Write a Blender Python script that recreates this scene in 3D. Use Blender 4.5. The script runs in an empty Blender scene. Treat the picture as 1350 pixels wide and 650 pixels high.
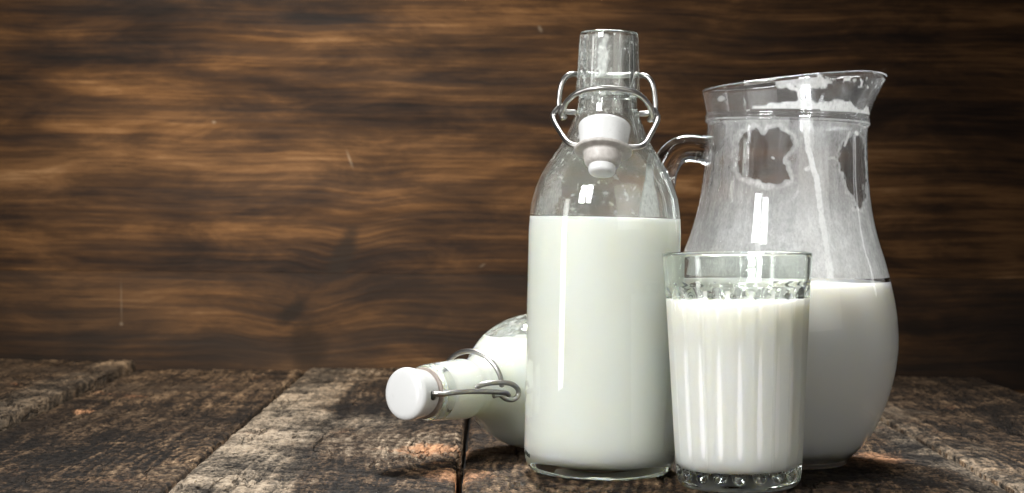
import bpy, bmesh, math, random
import numpy as np
from mathutils import Vector, Matrix, noise as mn
random.seed(7)
sc = bpy.context.scene
COL = sc.collection
R = math.radians
PI = math.pi

# ------------------------------------------------------------------ camera
F_PX, W_PX, H_PX, YH, CH = 2600.0, 1350.0, 650.0, 275.0, 0.1331
ROLL = R(0.5)
cam_d = bpy.data.cameras.new('camera'); cam = bpy.data.objects.new('camera', cam_d); COL.objects.link(cam)
cam_d.sensor_width = 36.0; cam_d.lens = F_PX / W_PX * 36.0
pitch = math.atan((H_PX/2 - YH) / F_PX)
RM = Matrix.Rotation(PI/2 - pitch, 3, 'X') @ Matrix.Rotation(ROLL, 3, 'Z')
M4 = RM.to_4x4(); M4.translation = Vector((0, 0, CH)); cam.matrix_world = M4
cam_d.clip_start = 0.05; cam_d.clip_end = 50
cam_d.dof.use_dof = True; cam_d.dof.focus_distance = 0.965; cam_d.dof.aperture_fstop = 22
sc.camera = cam

def ray(px, py):
    return RM @ Vector(((px - W_PX/2) / F_PX, (H_PX/2 - py) / F_PX, -1.0))
def at(px, py, d):
    v = ray(px, py); return Vector((0, 0, CH)) + v * (d / v.y)
def ground_x(px, d, py=620):
    return at(px, py, d).x

# ------------------------------------------------------------------ helpers
def link(name, me, mat=None, parent=None):
    o = bpy.data.objects.new(name, me); COL.objects.link(o)
    if mat: me.materials.append(mat)
    if parent is not None: o.parent = parent
    return o
def thing(name, label, cat, loc=(0, 0, 0), group=None):
    o = bpy.data.objects.new(name, None); COL.objects.link(o); o.location = loc
    o.empty_display_size = 0.02
    o['label'] = label; o['category'] = cat
    if group: o['group'] = group
    return o
def catmull(pts, n=8):
    out = []
    P = [Vector(p) for p in pts]
    P = [P[0]*2 - P[1]] + P + [P[-1]*2 - P[-2]]
    for i in range(1, len(P) - 2):
        p0, p1, p2, p3 = P[i-1:i+3]
        for k in range(n):
            t = k / n
            out.append(0.5*((2*p1) + (p2-p0)*t + (2*p0-5*p1+4*p2-p3)*t*t + (3*p1-p0-3*p2+p3)*t**3))
    out.append(P[-2].copy())
    return out
def lathe(prof, n=128, fn=None, closed_axis=True):
    """prof: list of (r,z), the first and last lying on the axis when closed_axis"""
    bm = bmesh.new(); rings = []
    for (r, z) in prof:
        if closed_axis and r < 1e-6:
            rings.append([bm.verts.new((0, 0, z))])
        else:
            ring = []
            for k in range(n):
                th = 2*PI*k/n
                rr, zz = (r, z) if fn is None else fn(r, z, th)
                ring.append(bm.verts.new((rr*math.cos(th), rr*math.sin(th), zz)))
            rings.append(ring)
    for a, b in zip(rings[:-1], rings[1:]):
        if len(a) == 1 and len(b) == 1: continue
        for k in range(n):
            k2 = (k+1) % n
            if len(a) == 1: bm.faces.new((a[0], b[k], b[k2]))
            elif len(b) == 1: bm.faces.new((a[k], a[k2], b[0]))
            else: bm.faces.new((a[k], a[k2], b[k2], b[k]))
    if closed_axis: bmesh.ops.recalc_face_normals(bm, faces=bm.faces)
    return bm
def finish(bm, name, smooth=True):
    me = bpy.data.meshes.new(name); bm.to_mesh(me); bm.free()
    if smooth: me.polygons.foreach_set('use_smooth', [True]*len(me.polygons))
    return me
def tube(pts, r, n=14, close=False, sub=8, cap=True, scale=None):
    """a round wire along a smooth path"""
    P = catmull(pts, sub) if not close else None
    if close:
        Q = [Vector(p) for p in pts]; P = []
        m = len(Q)
        for i in range(m):
            p0, p1, p2, p3 = Q[i-1], Q[i], Q[(i+1) % m], Q[(i+2) % m]
            for k in range(sub):
                t = k/sub
                P.append(0.5*((2*p1)+(p2-p0)*t+(2*p0-5*p1+4*p2-p3)*t*t+(3*p1-p0-3*p2+p3)*t**3))
    bm = bmesh.new(); N = len(P); rings = []
    up = None
    for i in range(N):
        if close: t = (P[(i+1) % N] - P[i-1]).normalized()
        else: t = (P[min(i+1, N-1)] - P[max(i-1, 0)]).normalized()
        if up is None:
            up = t.cross(Vector((0, 0, 1)))
            if up.length < .1: up = t.cross(Vector((0, 1, 0)))
            up.normalize()
        up = (up - t*up.dot(t)).normalized(); s = t.cross(up)
        f = 1 if scale is None else scale(i/(N-1))
        ring = []
        for k in range(n):
            a = 2*PI*k/n
            ring.append(bm.verts.new(P[i] + (up*math.cos(a) + s*math.sin(a))*r*f))
        rings.append(ring)
    pairs = list(zip(rings[:-1], rings[1:]))
    if close: pairs.append((rings[-1], rings[0]))
    for a, b in pairs:
        best = 0
        if close and a is rings[-1]:
            best = min(range(n), key=lambda q: (a[0].co-b[q].co).length)
        for k in range(n):
            bm.faces.new((a[k], a[(k+1) % n], b[(k+1+best) % n], b[(k+best) % n]))
    if not close and cap:
        for ring, e, d in ((rings[0], P[0], P[0]-P[1]), (rings[-1], P[-1], P[-1]-P[-2])):
            c = bm.verts.new(e + d.normalized()*r*0.45)
            for k in range(n): bm.faces.new((ring[k], ring[(k+1) % n], c))
    bmesh.ops.recalc_face_normals(bm, faces=bm.faces)
    return bm
def sstep(a, b, x):
    t = max(0.0, min(1.0, (x-a)/(b-a))); return t*t*(3-2*t)

# ------------------------------------------------------------------ node helper
class N:
    def __init__(s, name):
        s.m = bpy.data.materials.new(name); s.m.use_nodes = True
        s.t = s.m.node_tree; s.t.nodes.clear()
        s.out = s.t.nodes.new('ShaderNodeOutputMaterial')
    def n(s, typ, **kw):
        nd = s.t.nodes.new(typ)
        for k, v in kw.items():
            if k == 'inp':
                for a, b in v.items():
                    if hasattr(b, 'links') or isinstance(b, bpy.types.NodeSocket): s.t.links.new(b, nd.inputs[a])
                    else: nd.inputs[a].default_value = b
            else: setattr(nd, k, v)
        return nd
    def noise(s, vec, scale, detail=4, rough=.5, dist=0, out='Fac'):
        return s.n('ShaderNodeTexNoise', inp={'Vector': vec, 'Scale': scale, 'Detail': detail, 'Roughness': rough, 'Distortion': dist}).outputs[out]
    def map(s, vec, loc=(0, 0, 0), sc=(1, 1, 1), rot=(0, 0, 0)):
        return s.n('ShaderNodeMapping', inp={'Vector': vec, 'Location': loc, 'Scale': sc, 'Rotation': rot}).outputs[0]
    def math(s, op, a, b=0.0, clamp=False):
        return s.n('ShaderNodeMath', operation=op, use_clamp=clamp, inp={0: a, 1: b}).outputs[0]
    def rng(s, v, a, b, c=0.0, d=1.0, smooth=False):
        return s.n('ShaderNodeMapRange', interpolation_type='SMOOTHSTEP' if smooth else 'LINEAR', inp={0: v, 1: a, 2: b, 3: c, 4: d}).outputs[0]
    def mix(s, f, a, b, blend='MIX'):
        nd = s.n('ShaderNodeMix', data_type='RGBA', blend_type=blend)
        for i, v in ((0, f), (6, a), (7, b)):
            if isinstance(v, bpy.types.NodeSocket): s.t.links.new(v, nd.inputs[i])
            else: nd.inputs[i].default_value = v if i == 0 else (tuple(v)+(1,))[:4]
        return nd.outputs[2]
    def ramp(s, v, stops):
        nd = s.n('ShaderNodeValToRGB', inp={0: v}); cr = nd.color_ramp
        while len(cr.elements) > 1: cr.elements.remove(cr.elements[-1])
        for i, (p, c) in enumerate(stops):
            e = cr.elements[0] if i == 0 else cr.elements.new(p)
            e.position = p; e.color = tuple(c)+(1,)
        return nd.outputs[0]
    def surf(s, sh): s.t.links.new(sh, s.out.inputs['Surface'])

def mat_glass(name, col=(0.97, 0.985, 0.975), smudge=0.0, bump=0.0):
    k = N(name)
    tc = k.n('ShaderNodeTexCoord').outputs['Object']
    rough = 0.0
    g = k.n('ShaderNodeBsdfGlass', inp={'Color': tuple(col)+(1,), 'IOR': 1.47, 'Roughness': 0.0})
    if bump > 0:
        nz = k.noise(k.map(tc, sc=(1, 1, .35)), 45, 2)
        b = k.n('ShaderNodeBump', inp={'Strength': 1.0, 'Distance': bump, 'Height': nz})
        k.t.links.new(b.outputs[0], g.inputs['Normal'])
    k.surf(g.outputs[0]); return k.m

def mat_milk(name, col=(0.84, 0.86, 0.79)):
    k = N(name)
    p = k.n('ShaderNodeBsdfPrincipled', inp={'Base Color': tuple(col)+(1,), 'Roughness': .28, 'IOR': 1.33,
        'Subsurface Weight': 1.0, 'Subsurface Radius': (1.0, .95, .8), 'Subsurface Scale': .011})
    k.surf(p.outputs[0]); return k.m

def mat_film(name, col=(.90, .905, .89)):
    """thin residue of milk drying on glass, its coverage stored per point"""
    k = N(name)
    at_ = k.n('ShaderNodeAttribute', attribute_name='film').outputs['Fac']
    tc = k.n('ShaderNodeTexCoord').outputs['Object']
    fine = k.noise(k.map(tc, sc=(1, 1, .5)), 900, 4, .7)
    mid = k.noise(tc, 160, 5, .65)
    v = k.math('MULTIPLY', at_, k.rng(fine, .3, .7, .75, 1.2))
    v = k.math('MULTIPLY', v, k.rng(mid, .3, .7, .88, 1.1), clamp=True)
    v = k.math('MULTIPLY', v, .95)
    d = k.n('ShaderNodeBsdfDiffuse', inp={'Color': tuple(col)+(1,)})
    t = k.n('ShaderNodeBsdfTranslucent', inp={'Color': tuple(col)+(1,)})
    mx = k.n('ShaderNodeMixShader', inp={0: .42, 1: d.outputs[0], 2: t.outputs[0]})
    tr = k.n('ShaderNodeBsdfTransparent')
    m2 = k.n('ShaderNodeMixShader', inp={0: v, 1: tr.outputs[0], 2: mx.outputs[0]})
    k.surf(m2.outputs[0]); return k.m

def mat_steel():
    k = N('steel_wire')
    tc = k.n('ShaderNodeTexCoord').outputs['Object']
    p = k.n('ShaderNodeBsdfPrincipled', inp={'Base Color': (.36, .35, .335, 1), 'Metallic': 1.0, 'Roughness': .30})
    k.surf(p.outputs[0]); return k.m
def mat_ceramic():
    k = N('white_ceramic')
    tc = k.n('ShaderNodeTexCoord').outputs['Object']
    nz = k.noise(tc, 160, 6, .7, 1.5)
    line = k.math('ABSOLUTE', k.math('SUBTRACT', nz, .5))
    msk = k.math('MULTIPLY', k.rng(line, 0, .012, 1, 0), k.rng(k.noise(tc, 110, 2), .56, .66, 0, .6), clamp=True)
    c = k.mix(msk, (.60, .605, .595), (.25, .24, .22))
    p = k.n('ShaderNodeBsdfPrincipled', inp={'Base Color': c, 'Roughness': .22,
        'Subsurface Weight': .35, 'Subsurface Radius': (1, 1, 1), 'Subsurface Scale': .002})
    k.surf(p.outputs[0]); return k.m
def mat_rubber(name='grey_rubber_seal', c1=(.47, .445, .415), c2=(.33, .305, .28)):
    k = N(name)
    tc = k.n('ShaderNodeTexCoord').outputs['Object']
    nz = k.noise(tc, 260, 5, .65, .6)
    c = k.mix(k.rng(nz, .4, .7), c1, c2)
    p = k.n('ShaderNodeBsdfPrincipled', inp={'Base Color': c, 'Roughness': .5})
    k.surf(p.outputs[0]); return k.m
def mat_mark():
    k = N('dark_mark_and_hole_shade')  # dark mark colour, also used as painted shade in the stopper holes
    p = k.n('ShaderNodeBsdfPrincipled', inp={'Base Color': (.02, .025, .02, 1), 'Roughness': .3})
    k.surf(p.outputs[0]); return k.m

GLASS = mat_glass('clear_glass', bump=0.0)
GLASS_JUG = mat_glass('clear_jug_glass', (.975, .98, .985), bump=.00025)
GLASS_TUM = mat_glass('pressed_glass', (.97, .985, .97))
MILK_B = mat_milk('milk_in_bottle', (.90, .915, .85))
MILK_J = mat_milk('milk_in_jug', (.90, .90, .865))
MILK_T = mat_milk('milk_in_tumbler', (.90, .89, .85))
FILM = mat_film('milk_residue')
STEEL = mat_steel(); CER = mat_ceramic(); RUB = mat_rubber(); RUB2 = mat_rubber('taupe_rubber_seal', (.30, .25, .215), (.20, .165, .14)); MARK = mat_mark()  # closed bottle gets a darker taupe seal

# ------------------------------------------------------------------ bottle (shared shape)
DB = 0.9972
u = DB/F_PX
def zb(y): return CH - (y - YH)*u
OUT_B = [(zb(y), r*u) for y, r in ((287, 99.3), (275, 98), (262, 95.8), (250, 92.6), (235, 87), (216, 76.5), (205, 69.5), (195, 62.5), (180, 54), (165, 47.5), (149, 41.5), (137, 38.6))]
WT = .0022
def bottle_outer():
    base = [(0, .0030), (.018, .0020), (.028, .0004), (.0315, 0), (.0345, .0010), (.0368, .0034), (.0379, .0075), (.0384, .014)]
    p = [(a, b) for a, b in base]
    p += [(.03845, z) for z in (.03, .05, .07, .09, .11, .122)]
    body = catmull([(r, z, 0) for z, r in OUT_B], 5)
    p += [(v.x, v.y) for v in body]
    p += [(v.x, v.y) for v in catmull([(.01475, zb(131), 0), (.0149, zb(127), 0), (.0157, zb(123), 0), (.0162, zb(118), 0), (.0160, zb(110), 0), (.0156, zb(90), 0), (.0152, zb(65), 0), (.0149, zb(52), 0), (.0147, zb(47), 0)], 4)]
    # rim
    for k in range(1, 9):
        a = PI*k/8
        p.append((.0131 + .0016*math.cos(a), zb(45.5) + .0016*math.sin(a)))
    return p
def bottle_inner_pts(off=0.0):
    """from the mouth down to the bottom centre"""
    q = [(.0115, zb(47)), (.0115, zb(60)), (.0115, zb(90)), (.0117, zb(110)), (.0120, zb(130)), (.0126, zb(142))]
    tail = [(r - WT, z) for z, r in reversed(OUT_B[:-1])]
    q += tail
    q += [(.03845 - WT, z) for z in (.122, .11, .09, .07, .05, .03, .018)]
    q += [(.0355, .0125), (.0338, .0090), (.0300, .0068), (.022, .0070), (.012, .0080), (0, .0084)]
    v = catmull([(a, b, 0) for a, b in q], 4)
    return [(max(0, a.x + (off if a.x > 1e-4 else 0)), a.y - (off if a.y < .013 else 0)) for a in v]
BOTTLE_ME = finish(lathe(bottle_outer() + bottle_inner_pts(), 144), 'bottle_glass')

def inner_solid(pts, ztop, n=144, men=.0006):
    """closed volume of milk filling the inside up to ztop, with a small meniscus"""
    prof = [(0, ztop)]
    rt = None
    below = [(r, z) for r, z in pts if z < ztop]
    above = [(r, z) for r, z in pts if z >= ztop]
    rt = above[-1][0] + (below[0][0]-above[-1][0])*((above[-1][1]-ztop)/(above[-1][1]-below[0][1])) if above else below[0][0]
    prof += [(rt*.5, ztop), (rt-.0035, ztop), (rt-.0016, ztop+men*.25), (rt-.0006, ztop+men*.6), (rt, ztop+men)]
    prof += [(r, z) for r, z in below]
    prof[-1] = (0, prof[-1][1])
    return lathe(prof, n)

WR = .00138   # wire radius
def stopper_parts(parent_obj, M, RUB=None, fr=.0153):
    RUB = RUB or globals()['RUB']
    """ceramic swing stopper: local z up, plug pointing down, z=0 where the seal meets the cap"""
    cap_prof = [(0, -.0005), (.0105, -.0005), (.0122, .0004), (.0128, .0035), (.0134, .0080), (.0138, .0112), (.0134, .0128), (.0122, .0139), (.0100, .0145), (.005, .0148), (0, .0149)]
    cap = link('stopper', finish(lathe([(v.x, v.y) for v in catmull([(a, b, 0) for a, b in cap_prof], 4)][:-1] + [(0, .0149)], 72), 'stopper'), CER, parent_obj)
    cap.matrix_local = M
    seal_prof = [(0, -.0006), (.0102, -.0006), (fr-.0010, -.0008), (fr, -.0013), (fr, -.0022), (fr-.0008, -.0028), (.0112, -.0034), (.0102, -.0042), (.0100, -.0065), (.0092, -.0092), (.0078, -.0104), (.006, -.0108), (0, -.0110)]
    sp = [(v.x, v.y) for v in catmull([(a, b, 0) for a, b in seal_prof], 4)]; sp[-1] = (0, sp[-1][1]); sp[0] = (0, sp[0][1])
    seal = link('rubber_seal', finish(lathe(sp, 72), 'rubber_seal'), RUB, cap)
    pl = [(0, -.0100), (.0060, -.0100), (.0070, -.0108), (.0072, -.0128), (.0066, -.0146), (.0045, -.0155), (0, -.0158)]
    pp = [(max(0, v.x), v.y) for v in catmull([(a, b, 0) for a, b in pl], 4)]; pp[-1] = (0, pp[-1][1]); pp[0] = (0, pp[0][1])
    link('plug', finish(lathe(pp, 56), 'plug'), CER, cap)
    return cap

def film_mesh(pts, fn, n=260, dens=1):
    """sheet on the inside of the glass; fn(x,y,z) gives the coverage"""
    bm = lathe(pts, n, closed_axis=False)
    me = finish(bm, 'milk_residue')
    a = me.attributes.new('film', 'FLOAT', 'POINT')
    co = np.empty(len(me.vertices)*3, np.float32); me.vertices.foreach_get('co', co); co = co.reshape(-1, 3)
    vals = np.array([fn(float(x), float(y), float(z)) for x, y, z in co], np.float32)
    a.data.foreach_set('value', vals)
    return me
def resample(pts, step):
    out = [pts[0]]
    for a, b in zip(pts[:-1], pts[1:]):
        L = math.hypot(b[0]-a[0], b[1]-a[1]); k = max(1, int(math.ceil(L/step)))
        for i in range(1, k+1): out.append((a[0]+(b[0]-a[0])*i/k, a[1]+(b[1]-a[1])*i/k))
    return out
def fb(x, y, z, s, o=4):
    v = 0; a = 1; t = 0
    for i in range(o):
        v += a*mn.noise(Vector((x*s, y*s, z*s))); t += a; a *= .55; s *= 2.05
    return v/t

# ---- standing bottle
SX = ground_x(790, DB, 620)
B = thing('milk_bottle', 'upright clear bottle of milk with its wire stopper hanging open at the neck', 'bottle', (SX, DB, 0), 'swing-top milk bottles')
B.rotation_euler = (0, R(.75), 0)
link('glass_body', BOTTLE_ME, GLASS, B)
ZM = zb(287.5)
link('milk', finish(inner_solid([(r+.00025 if r > 1e-4 else 0, z) for r, z in bottle_inner_pts()], ZM), 'milk'), MILK_B, B)
def film_bottle(x, y, z):
    py = YH + (CH - z)/u; px = x/u; front = y < 0
    n1 = fb(x, y, z, 45); n2 = fb(x+3, y, z*.5, 160)
    v = .06 + .16*max(0, n1+.05) + .14*max(0, n2)
    if z > zb(150): v += .12*sstep(25, -10, px)
    if front:
        # broad white run on the right, just above the milk
        cx = 62 - (py-287)*-.16 + 3*n2; w = 3 + 13*sstep(212, 292, py)
        d = abs(px - 52 - 3*fb(x, y, z, 60)) / w
        if py > 212: v = max(v, (.95*sstep(1.1, .7, d))*sstep(210, 226, py))
        # hazy patch at the left shoulder
        d2 = math.hypot((px+70-(py-260)*-.25)/16, (py-262)/38)
        v += .34*sstep(1.25, .3, d2 + n2*.8)
        # splashes near the milk line in the middle
        d3 = math.hypot((px+5)/34, (py-262)/30)
        v += .55*sstep(.22, .5, n2+n1*.3 - .12)*sstep(1.3, .5, d3)
        # smear inside the neck
        d4 = math.hypot((px+9)/8, (py-78)/34)
        v += .55*sstep(1.15, .5, d4 + n2*1.2)
        d5 = math.hypot((px+14)/3.5, (py-97)/5.5)
        v += .6*sstep(.35, .0, abs(d5-.85))
    else:
        v += .10*sstep(.0, .5, n1)
    v += .45*sstep(ZM+.0022+.0012*n2, ZM+.0004, z)
    n4 = fb(x+5, y, z, 380, 3)
    v += .40*sstep(.10, .42, n4)*sstep(-.05, .25, n1+.1)
    return max(0, min(1, v))
fi = [(r+.0003, z) for r, z in bottle_inner_pts() if z > ZM+.0004]
link('milk_residue', film_mesh(resample(fi, .0007), film_bottle, 300), FILM, B)
# moulding marks low on the glass
bm = bmesh.new()
for k in range(4):
    th = R(180+11.5+k*3.2); zc = .0105 - k*.0004
    rr = .03865; pts = []
    shape = [(-.0007, -.0010), (.0007, -.0010), (.0005, .0003), (.0001, .0011), (-.0006, .0004)] if k % 2 else [(-.0006, .0011), (-.0008, -.0004), (.0001, -.0011), (.0008, -.0002), (.0003, .0006)]
    def P(dx, dz, r_): a = th + dx/rr; return Vector((r_*math.cos(a), r_*math.sin(a), zc+dz))
    v0 = [bm.verts.new(P(a, b, rr-.0004)) for a, b in shape]; v1 = [bm.verts.new(P(a*.8, b*.8, rr+.0002)) for a, b in shape]
    bm.faces.new(v1)
    for i in range(len(shape)): bm.faces.new((v0[i], v0[(i+1) % 5], v1[(i+1) % 5], v1[i]))
bmesh.ops.recalc_face_normals(bm, faces=bm.faces)
link('moulding_mark', finish(bm, 'moulding_mark', False), MARK, B)

# open swing closure; coordinates in photo pixels from the axis: (x, y_px, depth towards viewer)
def L(x, y, f): return Vector((x*u, -f*u, zb(y)))
# rear lever: passes behind the lip and comes down both sides
lev = [L(x*1., y, f) for x, y, f in ((-58, 157, 6), (-61, 152, 3), (-64, 138, 0), (-62, 115, -2), (-56, 102, -6), (-46, 97, -12), (-34, 97, -32), (0, 97, -45), (34, 97, -32), (46, 97, -12), (54, 101, -6), (60, 113, -2), (63, 136, 0), (61, 151, 3), (58, 157, 6))]
link('rear_lever', finish(tube(lev, WR), 'rear_lever'), STEEL, B)
arch = [L(x, y, f) for x, y, f in ((-56, 156, 2), (-60, 150, 8), (-58, 143, 12), (-53, 134, 22), (-40, 124, 36), (-22, 119.5, 46), (0, 118.5, 50), (22, 120.5, 46), (40, 126, 36), (52, 136, 22), (57, 145, 12), (59, 151, 8), (55, 157, 2))]
link('front_lever', finish(tube(arch, WR), 'front_lever'), STEEL, B)
for s in (-1, 1):
    st = [L(s*42, 148, 0), L(s*50, 148, 1), L(s*57, 147, 3)]
    link('pivot_stub', finish(tube(st, WR), 'pivot_stub'), STEEL, B)
SFW = 82   # how far in front of the axis the stopper hangs
for s in (-1, 1):
    bl = [L(s*57, 141, 2), L(s*63, 143, 4), L(s*68, 148, 8), L(s*71, 155, 14), L(s*66, 166, 30), L(s*58, 180, 52), L(s*52, 189, 68), L(s*45, 193.5, SFW-6), L(s*36, 195, SFW-1), L(s*26, 195, SFW)]
    for i, v in enumerate(bl): bl[i] = v + Vector(((-7*u if i > 3 else -7*u*i/3 if s > 0 else -3*u)*(.8 if s > 0 else .35), 0, 0))
    link('bail_wire', finish(tube(bl, WR, sub=10), 'bail_wire'), STEEL, B)
Ms = Matrix.Translation(L(-8, 196.5, SFW)) @ Matrix.Scale(.93, 4) @ Matrix.Rotation(R(-23), 4, 'X') @ Matrix.Rotation(R(3), 4, 'Y')
stopper_parts(B, Ms)

# ---- lying bottle
ux, uy = .613, .790
A = at(531, 519.5, 1.0)
Zl = Vector((-ux, -uy, 0)).normalized(); Xl = Vector((uy, -ux, 0)).normalized(); Yl = Vector((0, 0, 1))
LS = .985
RB = .03845*LS
# base centre: the front of the stopper is .2325 up the axis
Acap = Vector((at(531, 519, 1.0).x, 1.0, RB))
TOT = (.2228 + .0149 + .0034)*LS
base = Acap - Zl*TOT
ML = Matrix.Translation(base) @ Matrix((( Xl.x, Yl.x, Zl.x, 0), (Xl.y, Yl.y, Zl.y, 0), (Xl.z, Yl.z, Zl.z, 0), (0, 0, 0, 1)))
B2 = thing('milk_bottle', 'closed clear bottle of milk lying on its side with white stopper facing front', 'bottle', (0, 0, 0), 'swing-top milk bottles')
B2.matrix_world = ML @ Matrix.Diagonal((LS, LS, LS, 1))
link('glass_body', BOTTLE_ME, GLASS, B2)
bm = lathe([(r, z) for r, z in [(0, .2150)] + [(r+.00025 if r > 1e-4 else 0, z) for r, z in bottle_inner_pts() if z < .2150]], 144)
hl = (.0625/LS - .03845)    # milk level above the axis
res = bmesh.ops.bisect_plane(bm, geom=bm.verts[:]+bm.edges[:]+bm.faces[:], plane_co=(0, hl, 0), plane_no=(0, 1, 0), clear_outer=True)
ed = [e for e in res['geom_cut'] if isinstance(e, bmesh.types.BMEdge)]
bmesh.ops.holes_fill(bm, edges=ed)
me = finish(bm, 'milk')
for p in me.polygons:
    if p.normal.y > .99 and abs(p.center.y-hl) < 1e-4: p.use_smooth = False
link('milk', me, MILK_B, B2)
def film_lying(x, y, z):
    n1 = fb(x, y, z, 60); n2 = fb(x, y, z*.5, 170)
    if z > .18: return 0
    return min(1, .12 + .40*sstep(.0, .3, n1+n2*.5))
# residue only on the wall of the air pocket
bmf = lathe(resample([(r+.0003, z) for r, z in bottle_inner_pts() if .01 < z < .175], .0012), 200, closed_axis=False)
bmesh.ops.bisect_plane(bmf, geom=bmf.verts[:]+bmf.edges[:]+bmf.faces[:], plane_co=(0, hl+.0002, 0), plane_no=(0, 1, 0), clear_inner=True)
mef = finish(bmf, 'milk_residue'); aa = mef.attributes.new('film', 'FLOAT', 'POINT')
for i, v in enumerate(mef.vertices): aa.data[i].value = film_lying(*v.co)
link('milk_residue', mef, FILM, B2)
# closed closure, local frame: x faces the viewer's right, y up, z along the neck
def Q(x, y, z): return Vector((x, y, z))
cap2 = stopper_parts(B2, Matrix.Translation((0, 0, .2228+.0036)) @ Matrix.Rotation(R(-2), 4, 'X'), RUB2, .0135)
def shell(pos, nrm, r, parent):
    bmh = lathe([(0, .0004), (r*.6, .0003), (r, -.0001), (r*.9, -.0008), (0, -.0009)], 28)
    o = link('socket_shade', finish(bmh, 'socket_shade'), MARK, parent)  # dark disc painting the shade of the hole where the wire enters
    o.matrix_local = Matrix.Translation(pos) @ Vector(nrm).to_track_quat('Z', 'Y').to_matrix().to_4x4()
for s in (-1, 1):
    shell((s*.01325, 0, .0058), (s, 0, -.08), .0027, cap2)
    bl = [Q(s*.0095, .001, .2325), Q(s*.0150, .001, .2320), Q(s*.0172, .0008, .2292), Q(s*.0182, .0012, .222), Q(s*.0188, .001, .210), Q(s*.0194, .000, .196), Q(s*.0199, -.001, .186), Q(s*.0200, -.0018, .180), Q(s*.0200, -.0034, .1775)]
    link('bail_wire', finish(tube(bl, WR, sub=10), 'bail_wire'), STEEL, B2)
    lp = [Q(s*.0152, .002, .2005), Q(s*.0178, .0038, .1970), Q(s*.0204, .0044, .189), Q(s*.0216, .0034, .1790), Q(s*.0223, .0005, .1735), Q(s*.0224, -.0030, .1725), Q(s*.0216, -.0054, .1755), Q(s*.0200, -.0050, .1800), Q(s*.0182, -.0026, .1835), Q(s*.0172, -.0030, .1875)]
    link('lever_loop', finish(tube(lp, WR, sub=10), 'lever_loop'), STEEL, B2)
arch = [Q(.0206*math.cos(a)*1.0, .0020 + .0178*math.sin(a), .1845 + .0015*math.sin(a)) for a in [PI*k/12 for k in range(13)]]
link('lever_arch', finish(tube(arch, WR), 'lever_arch'), STEEL, B2)

# ------------------------------------------------------------------ jug
DJ = 1.046
v_ = DJ/F_PX
def zj(y): return CH - (y - YH)*v_
JX = ground_x(1024.5, DJ, 606)
J = thing('milk_jug', 'tall glass jug half full of milk with pouring lip and milk streaks inside', 'jug', (JX, DJ, 0))
J.rotation_euler = (0, R(1.05), 0)
OUTJ = [(92, 598), (103, 588), (113, 578), (124.5, 560), (133, 542), (141, 520), (147.5, 495), (151.5, 470), (153, 445), (151.5, 420), (147.5, 393), (141, 366), (133, 338), (124, 312), (116.5, 285), (111, 255), (107.5, 225), (105.8, 200), (104.5, 175), (104.5, 164)]
spz = lambda th: math.exp(-(((th+PI) % (2*PI) - PI)/.42)**2)
ZR0 = zj(150)
def top_shape(t, th, off):
    """flaring collar above the ring, t=0 at the ring, 1 at the rim"""
    c = math.cos(th)
    Rr = 112.5 + 17*spz(th) - 3*math.exp(-((abs((th+PI) % (2*PI)-PI)-.75)/.3)**2)
    zr = zj(106.5) + (14.5*c + .5 - 3.5*spz(th)*max(0, t))*v_*1.0
    r = (106.0 + (Rr-106.0)*(t**1.25))*v_ - off
    return r, ZR0 + (zr - ZR0)*t
jp = []   # entries: (kind, a, b)
for a, b in ((0, .0035), (.02, .0028), (.030, .0008), (.0345, 0), (.0362, .0006), (.0368, .0022), (.0362, .0034)): jp.append(('f', a, b))
for p in catmull([(r*v_, zj(y), 0) for r, y in OUTJ], 4): jp.append(('f', p.x, p.y))
for a, b in ((106, 162), (108, 160), (108.3, 158), (107, 156.6), (106.2, 156), (107.2, 155), (107.6, 153), (106.6, 151.4)): jp.append(('f', a*v_, zj(b)))
for k in range(0, 13): jp.append(('t', k/12, 0.0))
TW = .0023
for k in range(1, 6):
    a = PI*k/6; jp.append(('r', TW/2 - TW/2*math.cos(a), TW*.55*math.sin(a)))
for k in range(12, -1, -1): jp.append(('t', k/12, TW))
inner = [(r*v_ - TW, zj(y)) for r, y in reversed(OUTJ[1:])]
inner = [(106*v_ - TW, zj(156))] + inner
inner[-1] = (inner[-1][0], inner[-1][1]+.001)
JIN = [(p.x, p.y) for p in catmull([(a, b, 0) for a, b in inner], 4)]
JBOT = [(.034, zj(588)+.0002), (.028, .0085), (.018, .0078), (.008, .0080), (0, .0081)]
JIN2 = JIN + JBOT
for a, b in JIN2: jp.append(('f', a, b))
def jug_fn(kind, a, b, th):
    if kind == 'f': return a, b
    if kind == 't': return top_shape(a, th, b)
    r, z = top_shape(1.0, th, a); return r, z + b
def lathe_k(prof, n):
    bm = bmesh.new(); rings = []
    for kind, a, b in prof:
        if kind == 'f' and a < 1e-6: rings.append([bm.verts.new((0, 0, b))]); continue
        ring = []
        for k in range(n):
            th = 2*PI*k/n; r, z = jug_fn(kind, a, b, th)
            ring.append(bm.verts.new((r*math.cos(th), r*math.sin(th), z)))
        rings.append(ring)
    for A_, B_ in zip(rings[:-1], rings[1:]):
        for k in range(n):
            k2 = (k+1) % n
            if len(A_) == 1: bm.faces.new((A_[0], B_[k], B_[k2]))
            elif len(B_) == 1: bm.faces.new((A_[k], A_[k2], B_[0]))
            else: bm.faces.new((A_[k], A_[k2], B_[k2], B_[k]))
    return bm
bmj = lathe_k(jp, 180); bmesh.ops.recalc_face_normals(bmj, faces=bmj.faces)
link('glass_body', finish(bmj, 'jug_glass'), GLASS_JUG, J)
ZMJ = zj(366)
link('milk', finish(inner_solid([(r+.00025 if r > 1e-4 else 0, z-(.00025 if r < .035 else 0)) for r, z in JIN2], ZMJ, 160), 'milk'), MILK_J, J)
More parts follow.
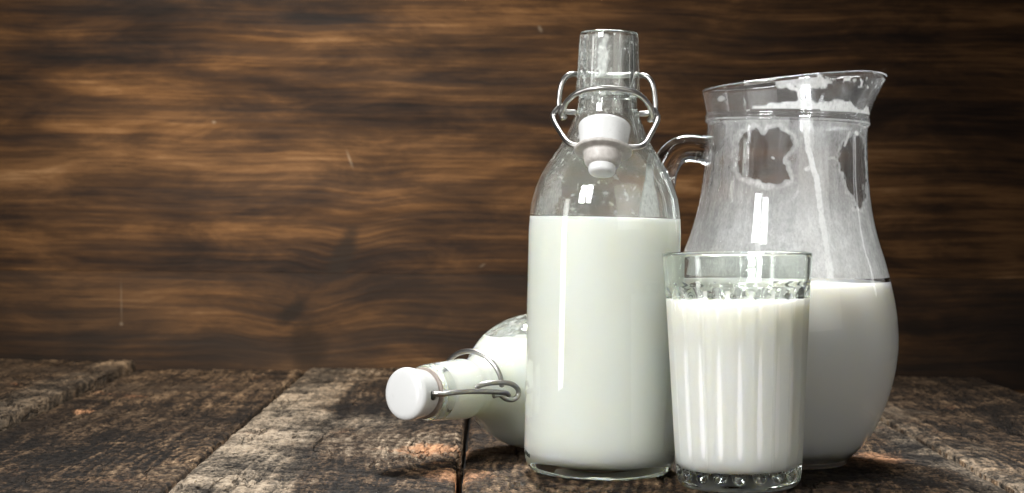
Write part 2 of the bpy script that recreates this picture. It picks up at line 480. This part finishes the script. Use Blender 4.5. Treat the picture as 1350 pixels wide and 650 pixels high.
hp = [(-101, 198, 0), (-112, 196.5, 0), (-130, 195.5, 0), (-147, 203, 0), (-158, 220, 0), (-163, 245, 0), (-166, 280, 0), (-166, 320, 0), (-163, 350, 0), (-156, 372, 0), (-146, 383, 0), (-140, 386, 0)]
hb = tube([Vector((a*v_, b, zj(y))) for a, y, b in hp], .0074, n=28, sub=10, scale=lambda t: 1.12 - .14*sstep(0, .12, t))
link('handle', finish(hb, 'handle'), GLASS_JUG, J)

def seg(px, py, pts, w0, w1):
    """coverage of a run of milk along a polyline"""
    best = 9
    n = len(pts)-1
    for i in range(n):
        ax, ay = pts[i]; bx, by = pts[i+1]
        dx, dy = bx-ax, by-ay; t = max(0, min(1, ((px-ax)*dx+(py-ay)*dy)/(dx*dx+dy*dy)))
        w = w0+(w1-w0)*((i+t)/n)
        best = min(best, math.hypot(px-ax-dx*t, py-ay-dy*t)/w)
    return best
HOLE1 = [(965,190),(969,178),(976,175),(984,172),(989,178),(995,181),(1000,172),(1012,172),(1023,178),(1029,191),(1024,199),(1017,204),(1016,211),(1022,225),(1023.6,234),(1016,238),(1005,240),(993,242),(986,236),(975,235),(968,232),(965,222),(964,208)]
HOLE2 = [(1092,195),(1100,180),(1108,174),(1122,178),(1127,208),(1127,240),(1126,255),(1120,271),(1113,268),(1111,255),(1102,248),(1097,234),(1092,220),(1088,208)]
def poly_sd(px, py, P):
    if not (min(p[0] for p in P)-14 < px < max(p[0] for p in P)+14 and min(p[1] for p in P)-14 < py < max(p[1] for p in P)+14): return 14.0
    best = 1e9; ins = False; n = len(P)
    for i in range(n):
        ax, ay = P[i]; bx, by = P[(i+1) % n]
        dx, dy = bx-ax, by-ay; t = max(0, min(1, ((px-ax)*dx+(py-ay)*dy)/(dx*dx+dy*dy)))
        best = min(best, math.hypot(px-ax-dx*t, py-ay-dy*t))
        if (ay > py) != (by > py) and px < ax + (py-ay)*(bx-ax)/(by-ay): ins = not ins
    return -best if ins else best
def film_jug(x, y, z):
    py = YH + (CH - z)/v_
    px = 1033 + x/v_ + (606-py)*0 + (300-py)*.012
    front = y < 0
    n1 = fb(x, y, z*.6, 35); n2 = fb(x+1, y, z*.6, 120); n3 = fb(x, y+2, z, 330)
    st = fb(x*1.0, y*1.0, z*.08, 260)                      # vertical streaks
    if not front:
        v = .10 + .45*sstep(240, 340, py) + .15*max(0, n1) + .18*st
        if py < 160: v = .08 + .2*sstep(.1, .4, n1+n2)
        return max(0, min(.8, v))
    if py < 158:
        v = .09 + .10*max(0, n2)
        # thick line of milk above the ring
        e = abs(px-1060)/85
        top = 141 - 9*sstep(1, .2, e) + 5*n2*2
        if top < py < 146 and e < 1: v = max(v, .95*sstep(top, top+3, py)*sstep(1, .9, e))
        # splash and its run
        d = math.hypot((px-1034)/34, (py-113)/9) + n2*1.6
        v = max(v, .75*sstep(1.05, .7, d))
        v = max(v, .9*sstep(1.2, .7, seg(px, py, [(1020, 116), (1034, 123), (1037, 140)], 3, 2.6) + n3))
        # speckle towards the lip
        d = math.hypot((px-1112)/46, (py-107)/8) + n2
        v = max(v, .8*sstep(.0, .22, n3-.02)*sstep(1.2, .6, d))
        v = max(v, .55*sstep(1140, 1160, px+n2*10)*(.6+n3))
        v = max(v, .6*sstep(1.1, .5, math.hypot((px-944)/5, (py-132)/5)))
        v += .35*sstep(.05, .5, n1)*sstep(960, 930, px)
        return max(0, min(1, v))
    v = .34 + .30*sstep(205, 320, py) + .14*n1 + .24*st + .06*n2
    v += .12*sstep(200, 165, py)
    # right side clearer near the top
    v *= 1 - .35*sstep(1075, 1120, px)*sstep(300, 200, py)
    v *= 1 - .25*sstep(945, 930, px)
    # clear patches where the film has run off
    wob = n2*.55 + n3*.28
    c3 = math.hypot((px-936)/14, (py-180)/24)
    h1 = poly_sd(px, py, HOLE1) + n3*5 + n2*2; h2 = poly_sd(px, py, HOLE2) + n3*7 + n2*4
    v *= 1 - .86*sstep(.9, -.6, h1)
    v *= 1 - .88*sstep(1.2, -1.0, h2)
    v += max(0, .24+.5*n1+.35*n2)*sstep(5.5, .0, abs(h1-4.6))
    v += .16*sstep(3.5, .0, abs(h2-3.2))
    v *= 1 - .5*sstep(1.1, .7, c3+wob)
    for pts, w0, w1, k in (([(1045, 150), (1048, 170), (1050, 196)], 9, 7, .62), ([(1044, 156), (1045, 172), (1048, 200)], 7, 3.2, 1.0),
                        ([(1048, 194), (1053, 215), (1060, 240), (1064, 275), (1069, 310), (1073, 345), (1075, 364)], 3.8, 5.4, 1.0),
                        ([(991, 254), (989, 280), (985, 325), (984, 350)], 1.6, 4.6, 1.0), ([(975, 245), (971, 290)], 1.5, 2.5, .35),
                        ([(1082, 300), (1083, 362)], 3, 5, .3), ([(955, 250), (948, 320)], 3, 5, .25),
                        ([(1103, 172), (1096, 190)], 2, 1.6, .8), ([(1045, 222), (1052, 218)], 3, 2.5, .8), ([(1030, 258), (1035, 250)], 2.2, 2, .7),
                        ([(1082, 287), (1089, 290)], 2.4, 2, .7), ([(1075, 207), (1082, 206)], 2.4, 1.6, .6), ([(1113, 172), (1114, 174)], 2.6, 2.4, .95), ([(1137, 239), (1138, 242)], 2.2, 2, .9), ([(1004, 208), (1005, 209)], 2.2, 2, .8)):
        d = seg(px, py, pts, w0, w1) + n3*.5 + n2*.3
        v = max(v, k*sstep(1.2, .7, d))
    return max(0, min(1, v))
JF = [('t', k/24, TW-.0003) for k in range(23, -1, -1)]
JF = JF + [('f', r+.0003, z) for r, z in resample([p for p in JIN if p[1] > ZMJ+.0005 and p[1] < zj(151)], .0006)]
mej = finish(lathe_k(JF, 560), 'milk_residue')
aj = mej.attributes.new('film', 'FLOAT', 'POINT')
aj.data.foreach_set('value', np.array([film_jug(*v.co) for v in mej.vertices], np.float32))
link('milk_residue', mej, FILM, J)

# ------------------------------------------------------------------ tumbler
DT = .953
w_ = DT/F_PX
def zt(y): return CH - (y - YH)*w_
TX = ground_x(974, DT, 635)
T = thing('milk_tumbler', 'short fluted drinking glass filled with milk in front of the jug', 'drinking glass', (TX, DT, 0))
T.rotation_euler = (0, R(-1.05), 0)
NF = 20
ZT0 = .0962
def tum(r, z, th):
    if z < .0002 or r < .02: return r, z
    a = (th/(2*PI)*NF) % 1.0 - .5          # 0 in the middle of a flute
    q = abs(2*a)
    topz = ZT0 - .0035*q*q
    botz = .0085 - .0035*(1-q*q)
    w = sstep(topz+.0002, topz-.0030, z)*sstep(botz-.001, botz+.003, z)
    e = 1-q; e = math.sqrt(e*e+.09)-.3; qq = 1-e/(math.sqrt(1.09)-.3)
    return r - w*(.0021*(1-qq**2)), z
po = [(0, .0016), (.018, .0012), (.024, .0003), (.0262, 0), (.0282, .0010), (.0297, .0035), (.0303, .0065), (.0307, .0100)]
po = [(p.x, p.y) for p in catmull([(a, b, 0) for a, b in po], 3)]
for k in range(1, 47):
    z = .0100 + (ZT0+.0008-.0100)*k/46
    po.append((.0307 + (.0351-.0307)*((z-.01)/(ZT0-.01)), z))
po += [(.0353, ZT0+.0014), (.0352, ZT0+.0020)]
for k in range(1, 7):
    z = ZT0+.0020+(.1118-ZT0-.0020)*k/6; po.append((.0352+.0010*k/6, z))
for k in range(1, 8):
    a = PI*k/8; po.append((.0362-.0010+.0010*math.cos(a), .1118+.0010*math.sin(a)))
ti = [(.0342, .1118), (.0338, .105), (.0334, ZT0+.002), (.0329, ZT0-.002), (.0324, ZT0-.008), (.0316, .075), (.0305, .05), (.0293, .025), (.0287, .0165), (.0278, .0125), (.0255, .0098), (.020, .0088), (.010, .0090), (0, .0092)]
TI = [(p.x, p.y) for p in catmull([(a, b, 0) for a, b in ti], 5)]; TI[-1] = (0, TI[-1][1])
def lathe_t(outer, inner_, n):
    no = len(outer)
    idx = [0]
    bm = bmesh.new(); rings = []
    for i, (r, z) in enumerate(outer + inner_):
        if r < 1e-6: rings.append([bm.verts.new((0, 0, z))]); continue
        ring = []
        for k in range(n):
            th = 2*PI*k/n + R(4)
            rr, zz = tum(r, z, 2*PI*k/n) if i < no else (r, z)
            ring.append(bm.verts.new((rr*math.cos(th), rr*math.sin(th), zz)))
        rings.append(ring)
    for A_, B_ in zip(rings[:-1], rings[1:]):
        for k in range(n):
            k2 = (k+1) % n
            if len(A_) == 1: bm.faces.new((A_[0], B_[k], B_[k2]))
            elif len(B_) == 1: bm.faces.new((A_[k], A_[k2], B_[0]))
            else: bm.faces.new((A_[k], A_[k2], B_[k2], B_[k]))
    bmesh.ops.recalc_face_normals(bm, faces=bm.faces); return bm
met = finish(lathe_t(po, TI, NF*28), 'tumbler_glass')
link('glass_body', met, GLASS_TUM, T)
ZMT = .0905
link('milk', finish(inner_solid([(r+.0003 if r > 1e-4 else 0, z-(.0003 if z < .013 else 0)) for r, z in TI], ZMT, 160), 'milk'), MILK_T, T)
def film_tum(x, y, z):
    n = fb(x, y, z, 120)
    return min(1, .05 + .05*max(0, n) + .45*sstep(ZMT+.0030+n*.0008, ZMT+.0008, z))
link('milk_residue', film_mesh(resample([(r+.0003, z) for r, z in TI if ZMT+.0008 < z < .1105], .0008), film_tum, 260), FILM, T)

# ------------------------------------------------------------------ weathered table
def mat_table(i):
    k = N('weathered_plank_%s' % ('abcdefgh'[i]))
    k.m.displacement_method = 'BOTH'
    AX = [(-.42, 1.2), (-.17, 1.05), (.03, .99), (-.030, 1.09), (.16, 1.2), (.25, 1.05), (.45, 1.2)]
    tc = k.n('ShaderNodeTexCoord').outputs['Object']
    off = (i*1.37, i*.71, i*.53)
    P = k.map(tc, loc=off)
    warp = k.n('ShaderNodeVectorMath', operation='SCALE', inp={0: k.n('ShaderNodeVectorMath', operation='SUBTRACT', inp={0: k.noise(P, 9, 3, out='Color'), 1: (.5, .5, .5)}).outputs[0], 'Scale': .022}).outputs[0]
    Pw = k.n('ShaderNodeVectorMath', operation='ADD', inp={0: P, 1: warp}).outputs[0]
    # growth rings cut lengthwise
    rings = k.n('ShaderNodeTexWave', wave_type='RINGS', rings_direction='Y', wave_profile='SIN',
        inp={'Vector': k.map(Pw, sc=(1, .16, 1), loc=(-off[0]+(.09, -.02, .10, .19, -.03, .3, .1)[i], -.2, .012)), 'Scale': 42, 'Distortion': 5, 'Detail': 3, 'Detail Scale': 1.4, 'Detail Roughness': .6}).outputs['Fac']
    grain = k.noise(k.map(Pw, sc=(60, 1.8, 30)), 1.6, 7, .66)
    fibre = k.noise(k.map(Pw, sc=(280, 6, 100)), 1.5, 6, .68)
    mott = k.noise(P, 26, 8, .66)
    mott2 = k.noise(P, 7.5, 6, .6, .4)
    fine = k.noise(P, 330, 5, .7)
    crackn = k.noise(k.map(Pw, sc=(26, 2.6, 20)), 1.3, 5, .6)
    crack = k.rng(k.math('ABSOLUTE', k.math('SUBTRACT', crackn, .5)), .0, .016, 1, 0)
    crack = k.math('MULTIPLY', crack, k.rng(mott2, .42, .56), clamp=True)
    chip = k.n('ShaderNodeTexVoronoi', feature='DISTANCE_TO_EDGE', inp={'Vector': k.map(Pw, sc=(36, 14, 20)), 'Scale': 1.6, 'Randomness': 1}).outputs['Distance']
    chipc = k.math('MULTIPLY', k.rng(chip, 0, .05, 1, 0), k.rng(mott, .5, .65), clamp=True)
    # cathedral figure round one spot of the board
    arc = k.math('MULTIPLY', k.n('ShaderNodeTexWave', wave_type='RINGS', rings_direction='Z', wave_profile='SIN', inp={'Vector': k.map(tc, loc=(-AX[i][0], -AX[i][1]*.26, 0), sc=(1, .26, 0)), 'Scale': 62, 'Distortion': 2.2, 'Detail': 3, 'Detail Scale': 2.5, 'Detail Roughness': .6}).outputs['Fac'],
        k.rng(k.n('ShaderNodeVectorMath', operation='LENGTH', inp={0: k.map(tc, loc=(-AX[i][0], -AX[i][1]*.5, 0), sc=(1, .5, 0))}).outputs['Value'], .01, .10, 1, 0, smooth=True))
    # height
    grit = k.noise(P, 1100, 3, .7)
    specks = k.noise(k.map(P, sc=(1, .55, 1)), 620, 3, .75)
    pit = k.rng(k.noise(k.map(P, sc=(1, .5, 1)), 210, 6, .75), .50, .40, 0, 1)
    h = k.math('ADD', k.math('MULTIPLY', rings, .10), k.math('MULTIPLY', arc, .16))
    for v_s, a_s in ((grain, .60), (fibre, .50), (mott, .32), (mott2, .45), (fine, .42), (specks, .30), (grit, .12)):
        h = k.math('ADD', h, k.math('MULTIPLY', v_s, a_s))
    h = k.math('SUBTRACT', h, k.math('MULTIPLY', pit, .30))
    h = k.math('SUBTRACT', h, k.math('MULTIPLY', crack, 1.1))
    h = k.math('SUBTRACT', h, k.math('MULTIPLY', chipc, .35))
    d = k.n('ShaderNodeDisplacement', inp={'Height': h, 'Midlevel': 1.40, 'Scale': .0019})
    k.t.links.new(d.outputs[0], k.out.inputs['Displacement'])
    # colour: grey tan high wood, black dirt, rusty bare wood
    base_hi = (.72, .55, .38) if i in (3,) else (.58, .39, .23)
    tone = None
    for v_s, a_s in ((mott, .28), (grain, .24), (fibre, .20), (fine, .17), (arc, .06), (specks, .24)):
        q_ = k.math('MULTIPLY', v_s, a_s); tone = q_ if tone is None else k.math('ADD', tone, q_)
    tone = k.math('ADD', k.math('SUBTRACT', tone, k.math('MULTIPLY', pit, .08)), k.math('MULTIPLY', k.math('SUBTRACT', mott2, .5), .28))
    c = k.ramp(k.rng(tone, .48, .71), [(0, (.004, .003, .0025)), (.3, (.016, .0105, .0065)), (.52, (.105, .064, .035)), (.72, tuple(.33*q for q in base_hi)), (1, base_hi)])
    dirt = k.rng(k.noise(P, 7.5, 9, .72, .5), .43, .60)
    lv = (.7, .75, .6, .15, .6, .55, .7)[i]
    c = k.mix(k.math('MULTIPLY', dirt, .50+lv*.5), c, (.016, .0108, .0072), 'MIX')
    dd = k.rng(k.noise(k.map(P, sc=(1, .7, 1), loc=(4, 2, 1)), 15, 9, .72, .5), .60, .72)
    c = k.mix(k.math('MULTIPLY', dd, k.rng(tone, .50, .66, .0, .85)), c, (.24, .10, .045))
    def patch(lst):
        m_ = None
        for (px, py, d_, rx, ry) in lst:
            wp = at(px, py, d_)
            ln = k.n('ShaderNodeVectorMath', operation='LENGTH', inp={0: k.map(k.map(tc, loc=(-wp.x, -wp.y, 0)), sc=(1/rx, 1/ry, 0))}).outputs['Value']
            ln = k.math('ADD', ln, k.math('MULTIPLY', k.math('SUBTRACT', k.noise(k.map(tc, sc=(1.6, .7, 1)), 48, 8, .74, .8), .5), 4.0))
            q_ = k.rng(ln, .1, 1.5, 1, 0, smooth=True); m_ = q_ if m_ is None else k.math('MAXIMUM', m_, q_)
        return m_
    def dd_(py): return CH*F_PX/(py-YH)
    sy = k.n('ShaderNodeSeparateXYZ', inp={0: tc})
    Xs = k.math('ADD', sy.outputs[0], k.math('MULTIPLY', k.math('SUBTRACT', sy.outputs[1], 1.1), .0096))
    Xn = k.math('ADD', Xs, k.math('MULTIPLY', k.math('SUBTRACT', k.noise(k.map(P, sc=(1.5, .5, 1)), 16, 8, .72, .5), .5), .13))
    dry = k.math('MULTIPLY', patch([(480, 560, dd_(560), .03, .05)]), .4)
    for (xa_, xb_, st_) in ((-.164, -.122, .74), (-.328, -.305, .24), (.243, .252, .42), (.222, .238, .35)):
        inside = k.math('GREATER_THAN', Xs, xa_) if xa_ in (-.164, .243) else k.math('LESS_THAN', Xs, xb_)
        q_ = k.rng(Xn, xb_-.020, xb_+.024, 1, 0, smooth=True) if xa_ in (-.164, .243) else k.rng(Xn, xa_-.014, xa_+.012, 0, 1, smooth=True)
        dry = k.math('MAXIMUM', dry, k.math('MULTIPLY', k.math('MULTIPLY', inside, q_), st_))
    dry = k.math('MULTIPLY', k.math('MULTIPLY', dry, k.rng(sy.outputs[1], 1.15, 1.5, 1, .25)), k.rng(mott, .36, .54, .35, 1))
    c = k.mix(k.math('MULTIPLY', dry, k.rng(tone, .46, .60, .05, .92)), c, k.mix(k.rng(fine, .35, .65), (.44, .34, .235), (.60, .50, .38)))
    bare = patch([(575, 594, dd_(594), .017, .024), (600, 628, dd_(628), .014, .02), (108, 544, dd_(544), .006, .012), (1160, 600, dd_(600), .012, .02)])  # rusty bare wood; warm reflection beside the lying bottle is painted in too
    c = k.mix(k.math('MULTIPLY', bare, k.rng(tone, .46, .60, .15, .90)), c, (.56, .29, .15))
    c = k.mix(k.math('MULTIPLY', crack, .9), c, (.006, .005, .004))
    rough = k.rng(k.noise(P, 40, 5, .6), .35, .7, .5, .85)
    p = k.n('ShaderNodeBsdfPrincipled', inp={'Base Color': c, 'Roughness': rough, 'Specular IOR Level': .13})
    k.surf(p.outputs[0]); return k.m

TABLE = thing('wooden_table', 'dark weathered plank table top with grey, black and rusty worn patches', 'table', (0, 0, 0))
SE = [-.445, -.305, -.164, -.026, .107, .241, .385, .53]
BACK = [1.640, 1.645, 1.628, 1.640, 1.635, 1.630, 1.560]
LIFT = [.0045, -.0012, .0010, 0, -.0008, .0018, -.0045]
LIFT = [.0042, -.0012, .0010, 0, 0, .0006, -.0050]
SE0 = -.585
def plank(i, x0, x1, y1, lift):
    ys = list(np.arange(.45, .87, .006)) + list(np.arange(.87, 1.30, .0016)) + list(np.arange(1.30, y1, .0026)) + [y1]
    nx = int((x1-x0)/.0013)
    gap = .0016
    xs = [(k/nx) for k in range(nx+1)]
    skew = -.0096
    bm = bmesh.new(); rows = []
    th = .030
    for y in ys:
        row = []
        e0 = .0016*mn.noise(Vector((y*22, i*7.1, 0))) + .0012*mn.noise(Vector((y*90, i*7.1, 5)))
        e1 = .0016*mn.noise(Vector((y*22, i*7.1+7.1, 0))) + .0012*mn.noise(Vector((y*90, i*7.1+3, 5)))
        bl = sstep(y1, y1-.012, y)
        xa = x0 + (y-1.1)*skew + gap + abs(e0); xb = x1 + (y-1.1)*skew - gap - abs(e1)
        for s in xs:
            x = xa + (xb-xa)*s
            ed = min(x-xa, xb-x)
            dep = .0016 + .0010*mn.noise(Vector((x*30, y*30, i)))
            wd = .0038 + .003*mn.noise(Vector((0, y*16, i*3 + (0 if s < .5 else 9))))
            wd = max(.0015, wd)
            z = lift - dep*(1-min(1, ed/wd))**2 + .0008*mn.noise(Vector((x*9, y*5, i*2.2)))
            z -= .006*(1-bl)**2
            row.append(bm.verts.new((x, y, z)))
        lo = bm.verts.new((xa, y, -th)); ro = bm.verts.new((xb, y, -th))
        rows.append([lo]+row+[ro])
    for a, b in zip(rows[:-1], rows[1:]):
        for k in range(len(a)-1): bm.faces.new((a[k], a[k+1], b[k+1], b[k]))
        bm.faces.new((a[-1], a[0], b[0], b[-1]))
    bm.faces.new(rows[0]); bm.faces.new(list(reversed(rows[-1])))
    bmesh.ops.recalc_face_normals(bm, faces=bm.faces)
    me = finish(bm, 'plank')
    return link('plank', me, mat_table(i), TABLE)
xs_ = [SE0] + SE
edges = [(-.445, -.305), (-.305, -.164), (-.164, -.026), (-.026, .107), (.107, .241), (.241, .385), (.385, .53)]
MI = [0, 1, 3, 2, 4, 5, 6]
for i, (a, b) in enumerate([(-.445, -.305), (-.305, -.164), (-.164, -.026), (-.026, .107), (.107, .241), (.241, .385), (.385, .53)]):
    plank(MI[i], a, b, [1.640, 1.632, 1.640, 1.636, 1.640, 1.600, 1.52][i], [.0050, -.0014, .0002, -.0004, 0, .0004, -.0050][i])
# the rail under the planks, closing the gaps
bm = bmesh.new(); bmesh.ops.create_cube(bm, size=1)
bmesh.ops.scale(bm, vec=(.95, 1.10, .03), verts=bm.verts); bmesh.ops.translate(bm, vec=(.04, 1.03, -.0465), verts=bm.verts)
bmesh.ops.bevel(bm, geom=bm.edges[:], offset=.002, segments=2, affect='EDGES')
def mat_under():
    k = N('dark_underboard'); tc = k.n('ShaderNodeTexCoord').outputs['Object']
    c = k.mix(k.noise(tc, 40, 5), (.002, .0017, .0014), (.008, .006, .004))
    p = k.n('ShaderNodeBsdfPrincipled', inp={'Base Color': c, 'Roughness': .9}); k.surf(p.outputs[0]); return k.m
link('underboard', finish(bm, 'underboard', False), mat_under(), TABLE)

# ------------------------------------------------------------------ wall of stained boards
def mat_wall():
    k = N('dark_stained_board')
    tc = k.n('ShaderNodeTexCoord').outputs['Object']
    inf = k.n('ShaderNodeObjectInfo').outputs['Random']
    # wavy grain that bends round the knots
    wn = k.noise(k.map(tc, sc=(2.2, 1, 5)), 1.5, 3, .5)
    sx = k.n('ShaderNodeSeparateXYZ', inp={0: tc})
    X, Z = sx.outputs[0], sx.outputs[2]
    bend = k.math('MULTIPLY', k.math('SUBTRACT', wn, .5), .024)
    knots = None
    for (px, py, rx, rz, rot, st) in KN:
        w = at(px, py, DW)
        P = k.map(tc, loc=(-w.x, 0, -w.z))
        P = k.map(P, rot=(0, rot, 0))
        P = k.map(P, sc=(1/rx, 0, 1/rz))
        ln = k.n('ShaderNodeVectorMath', operation='LENGTH', inp={0: P}).outputs['Value']
        ln = k.math('ADD', ln, k.math('MULTIPLY', k.math('SUBTRACT', k.noise(tc, 45, 4, .6), .5), 1.2))
        m = k.math('MULTIPLY', k.rng(ln, .4, 1.35, 1, 0, smooth=True), st)
        knots = m if knots is None else k.math('MAXIMUM', knots, m)
        g = k.math('MULTIPLY', k.rng(ln, .5, 5, 1, 0, smooth=True), .006)
        bend = k.math('ADD', bend, g)
    Zw = k.math('ADD', Z, bend)
    P = k.n('ShaderNodeCombineXYZ', inp={0: X, 1: k.math('MULTIPLY', inf, 9.0), 2: Zw}).outputs[0]
    g1 = k.noise(k.map(P, sc=(1.5, 1, 32)), 1.6, 9, .70, .1)
    g2 = k.noise(k.map(P, sc=(6, 1, 210)), 1.5, 6, .66)
    g3 = k.noise(k.map(P, sc=(12, 1, 700)), 1.0, 4, .6)
    big = k.noise(k.map(P, sc=(2.2, 1, 6)), 1.6, 4, .55, .3)
    cross = k.noise(k.map(tc, sc=(5, 1, 20)), 1.8, 8, .70, .5)
    t = None
    for v_s, a_s in ((g1, .34), (g2, .19), (g3, .07), (big, .42), (cross, .36)):
        q_ = k.math('MULTIPLY', v_s, a_s); t = q_ if t is None else k.math('ADD', t, q_)
    c = k.ramp(k.rng(t, .57, .85), [(0, (.003, .0016, .001)), (.25, (.0095, .0047, .0024)), (.5, (.0245, .0115, .0044)), (.75, (.058, .0272, .0095)), (1, (.112, .060, .025))])
    hue = k.noise(k.map(P, sc=(1.5, 1, 5)), 2.0, 3)
    c = k.mix(k.rng(hue, .42, .62, 0, .45), c, k.mix(1.0, c, (.80, .90, 1.15), 'MULTIPLY'))
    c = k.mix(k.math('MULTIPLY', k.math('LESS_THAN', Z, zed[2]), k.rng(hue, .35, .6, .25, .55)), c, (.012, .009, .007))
    c = k.mix(knots, c, (.007, .0045, .003))
    # scratches
    for (px, py, rx, rz, rot, st) in ((461, 210, .0011, .0085, .35, .40), (160, 398, .0008, .020, .02, .22), (160, 427, .0018, .0018, 0, .40), (712, 38, .0018, .0035, .5, .40), (282, 161, .0020, .0015, 0, .45), (636, 350, .0035, .0010, .6, .25), (1165, 92, .0030, .0008, .3, .2)):
        w = at(px, py, DW)
        P_ = k.map(k.map(k.map(tc, loc=(-w.x, 0, -w.z)), rot=(0, rot, 0)), sc=(1/rx, 0, 1/rz))
        ln = k.n('ShaderNodeVectorMath', operation='LENGTH', inp={0: P_}).outputs['Value']
        c = k.mix(k.rng(ln, .3, 1.2, st*.3, 0), c, (.34, .28, .21))
    bh = k.math('ADD', k.math('MULTIPLY', g2, .6), k.math('MULTIPLY', g1, .8))
    b = k.n('ShaderNodeBump', inp={'Strength': .6, 'Distance': .0012, 'Height': bh})
    p = k.n('ShaderNodeBsdfPrincipled', inp={'Base Color': c, 'Roughness': k.rng(g1, .3, .7, .6, .8), 'Specular IOR Level': .06, 'Normal': b.outputs[0]})
    k.surf(p.outputs[0]); return k.m
DW = 1.70
KN = [(452, 335, .009, .024, -.40, .85), (383, 413, .008, .017, -.85, 1.0), (405, 455, .016, .024, .3, .7), (1207, 432, .016, .008, -.2, .8), (1010, 40, .02, .012, .2, .4)]
WALL = thing('wooden_wall', 'dark brown stained board wall behind the table with horizontal grain and knots', 'wall', (0, 0, 0))
zed = [-.16, at(675, 362, DW).z, at(675, 214, DW).z, at(675, 62, DW).z, .42, .58]
zed = [-.16, -.02, at(675, 362, DW).z, .36, .50]
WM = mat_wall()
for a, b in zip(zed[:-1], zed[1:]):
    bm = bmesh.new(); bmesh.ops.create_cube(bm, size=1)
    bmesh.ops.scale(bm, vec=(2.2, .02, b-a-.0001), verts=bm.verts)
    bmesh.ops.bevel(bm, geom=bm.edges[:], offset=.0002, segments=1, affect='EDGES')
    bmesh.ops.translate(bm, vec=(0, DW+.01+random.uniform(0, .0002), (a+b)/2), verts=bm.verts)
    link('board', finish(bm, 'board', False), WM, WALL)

# ------------------------------------------------------------------ light
w = bpy.data.worlds.new('World'); sc.world = w; w.use_nodes = True
bg = w.node_tree.nodes['Background']; bg.inputs[0].default_value = (1, .98, .93, 1); bg.inputs[1].default_value = .04
def area(name, loc, tgt, sx, sy, power, col=(1, 1, 1), spread=180):
    l = bpy.data.lights.new(name, 'AREA'); l.shape = 'RECTANGLE'; l.size = sx; l.size_y = sy; l.energy = power; l.color = col; l.spread = R(spread)
    o = bpy.data.objects.new(name, l); COL.objects.link(o); o.location = loc
    o.rotation_euler = (Vector(tgt)-Vector(loc)).to_track_quat('-Z', 'Y').to_euler(); return o
area('key_softbox', (-.02, 1.50, .84), (.06, 1.02, .02), .12, .10, 3.8, (1, .985, .95), 100)
area('window_pane', (-.60, .25, .64), (.05, 1.0, .10), .17, .34, 1.6, (1, 1, 1), 75)
area('window_pane', (-.42, .17, .64), (.05, 1.0, .10), .13, .34, 1.2, (1, 1, 1), 75)
area('strip_softbox', (-.85, .58, .10), (.08, .98, .08), .15, .8, .70, (1, 1, 1), 80)  # unseen strip, added to draw bright lines down the tumbler ridges
area('top_softbox', (.16, 1.34, .82), (.16, 1.02, .05), .25, .16, 1.0, (1, 1, 1), 75)  # unseen lamp, added so the jug milk fades from top to bottom
area('fill_softbox', (.60, .30, .46), (.14, 1.04, .12), .75, .60, .50, (1, .98, .92), 70)  # unseen fill, added from the right to lift the jug milk
area('wall_wash', (-.30, .95, .46), (-.18, 1.7, .15), .15, .15, 4.1, (1, .95, .86), 66)
area('rim_strip', (.62, 1.15, .35), (.1, 1.02, .10), .03, .35, .1, (1, 1, 1))  # unseen strip, added to brighten the right-hand glass edges

# ------------------------------------------------------------------ render
sc.view_settings.view_transform = 'Standard'; sc.view_settings.look = 'None'
sc.view_settings.exposure = .12; sc.view_settings.gamma = 1
cy = sc.cycles
sc.render.engine = 'CYCLES'
cy.max_bounces = 20; cy.transmission_bounces = 18; cy.transparent_max_bounces = 20; cy.glossy_bounces = 8; cy.diffuse_bounces = 5
cy.caustics_refractive = True; cy.caustics_reflective = True; cy.blur_glossy = .6
cy.sample_clamp_indirect = 60.0
cy.use_denoising = True
try: cy.denoiser = 'OPENIMAGEDENOISE'
except Exception: pass
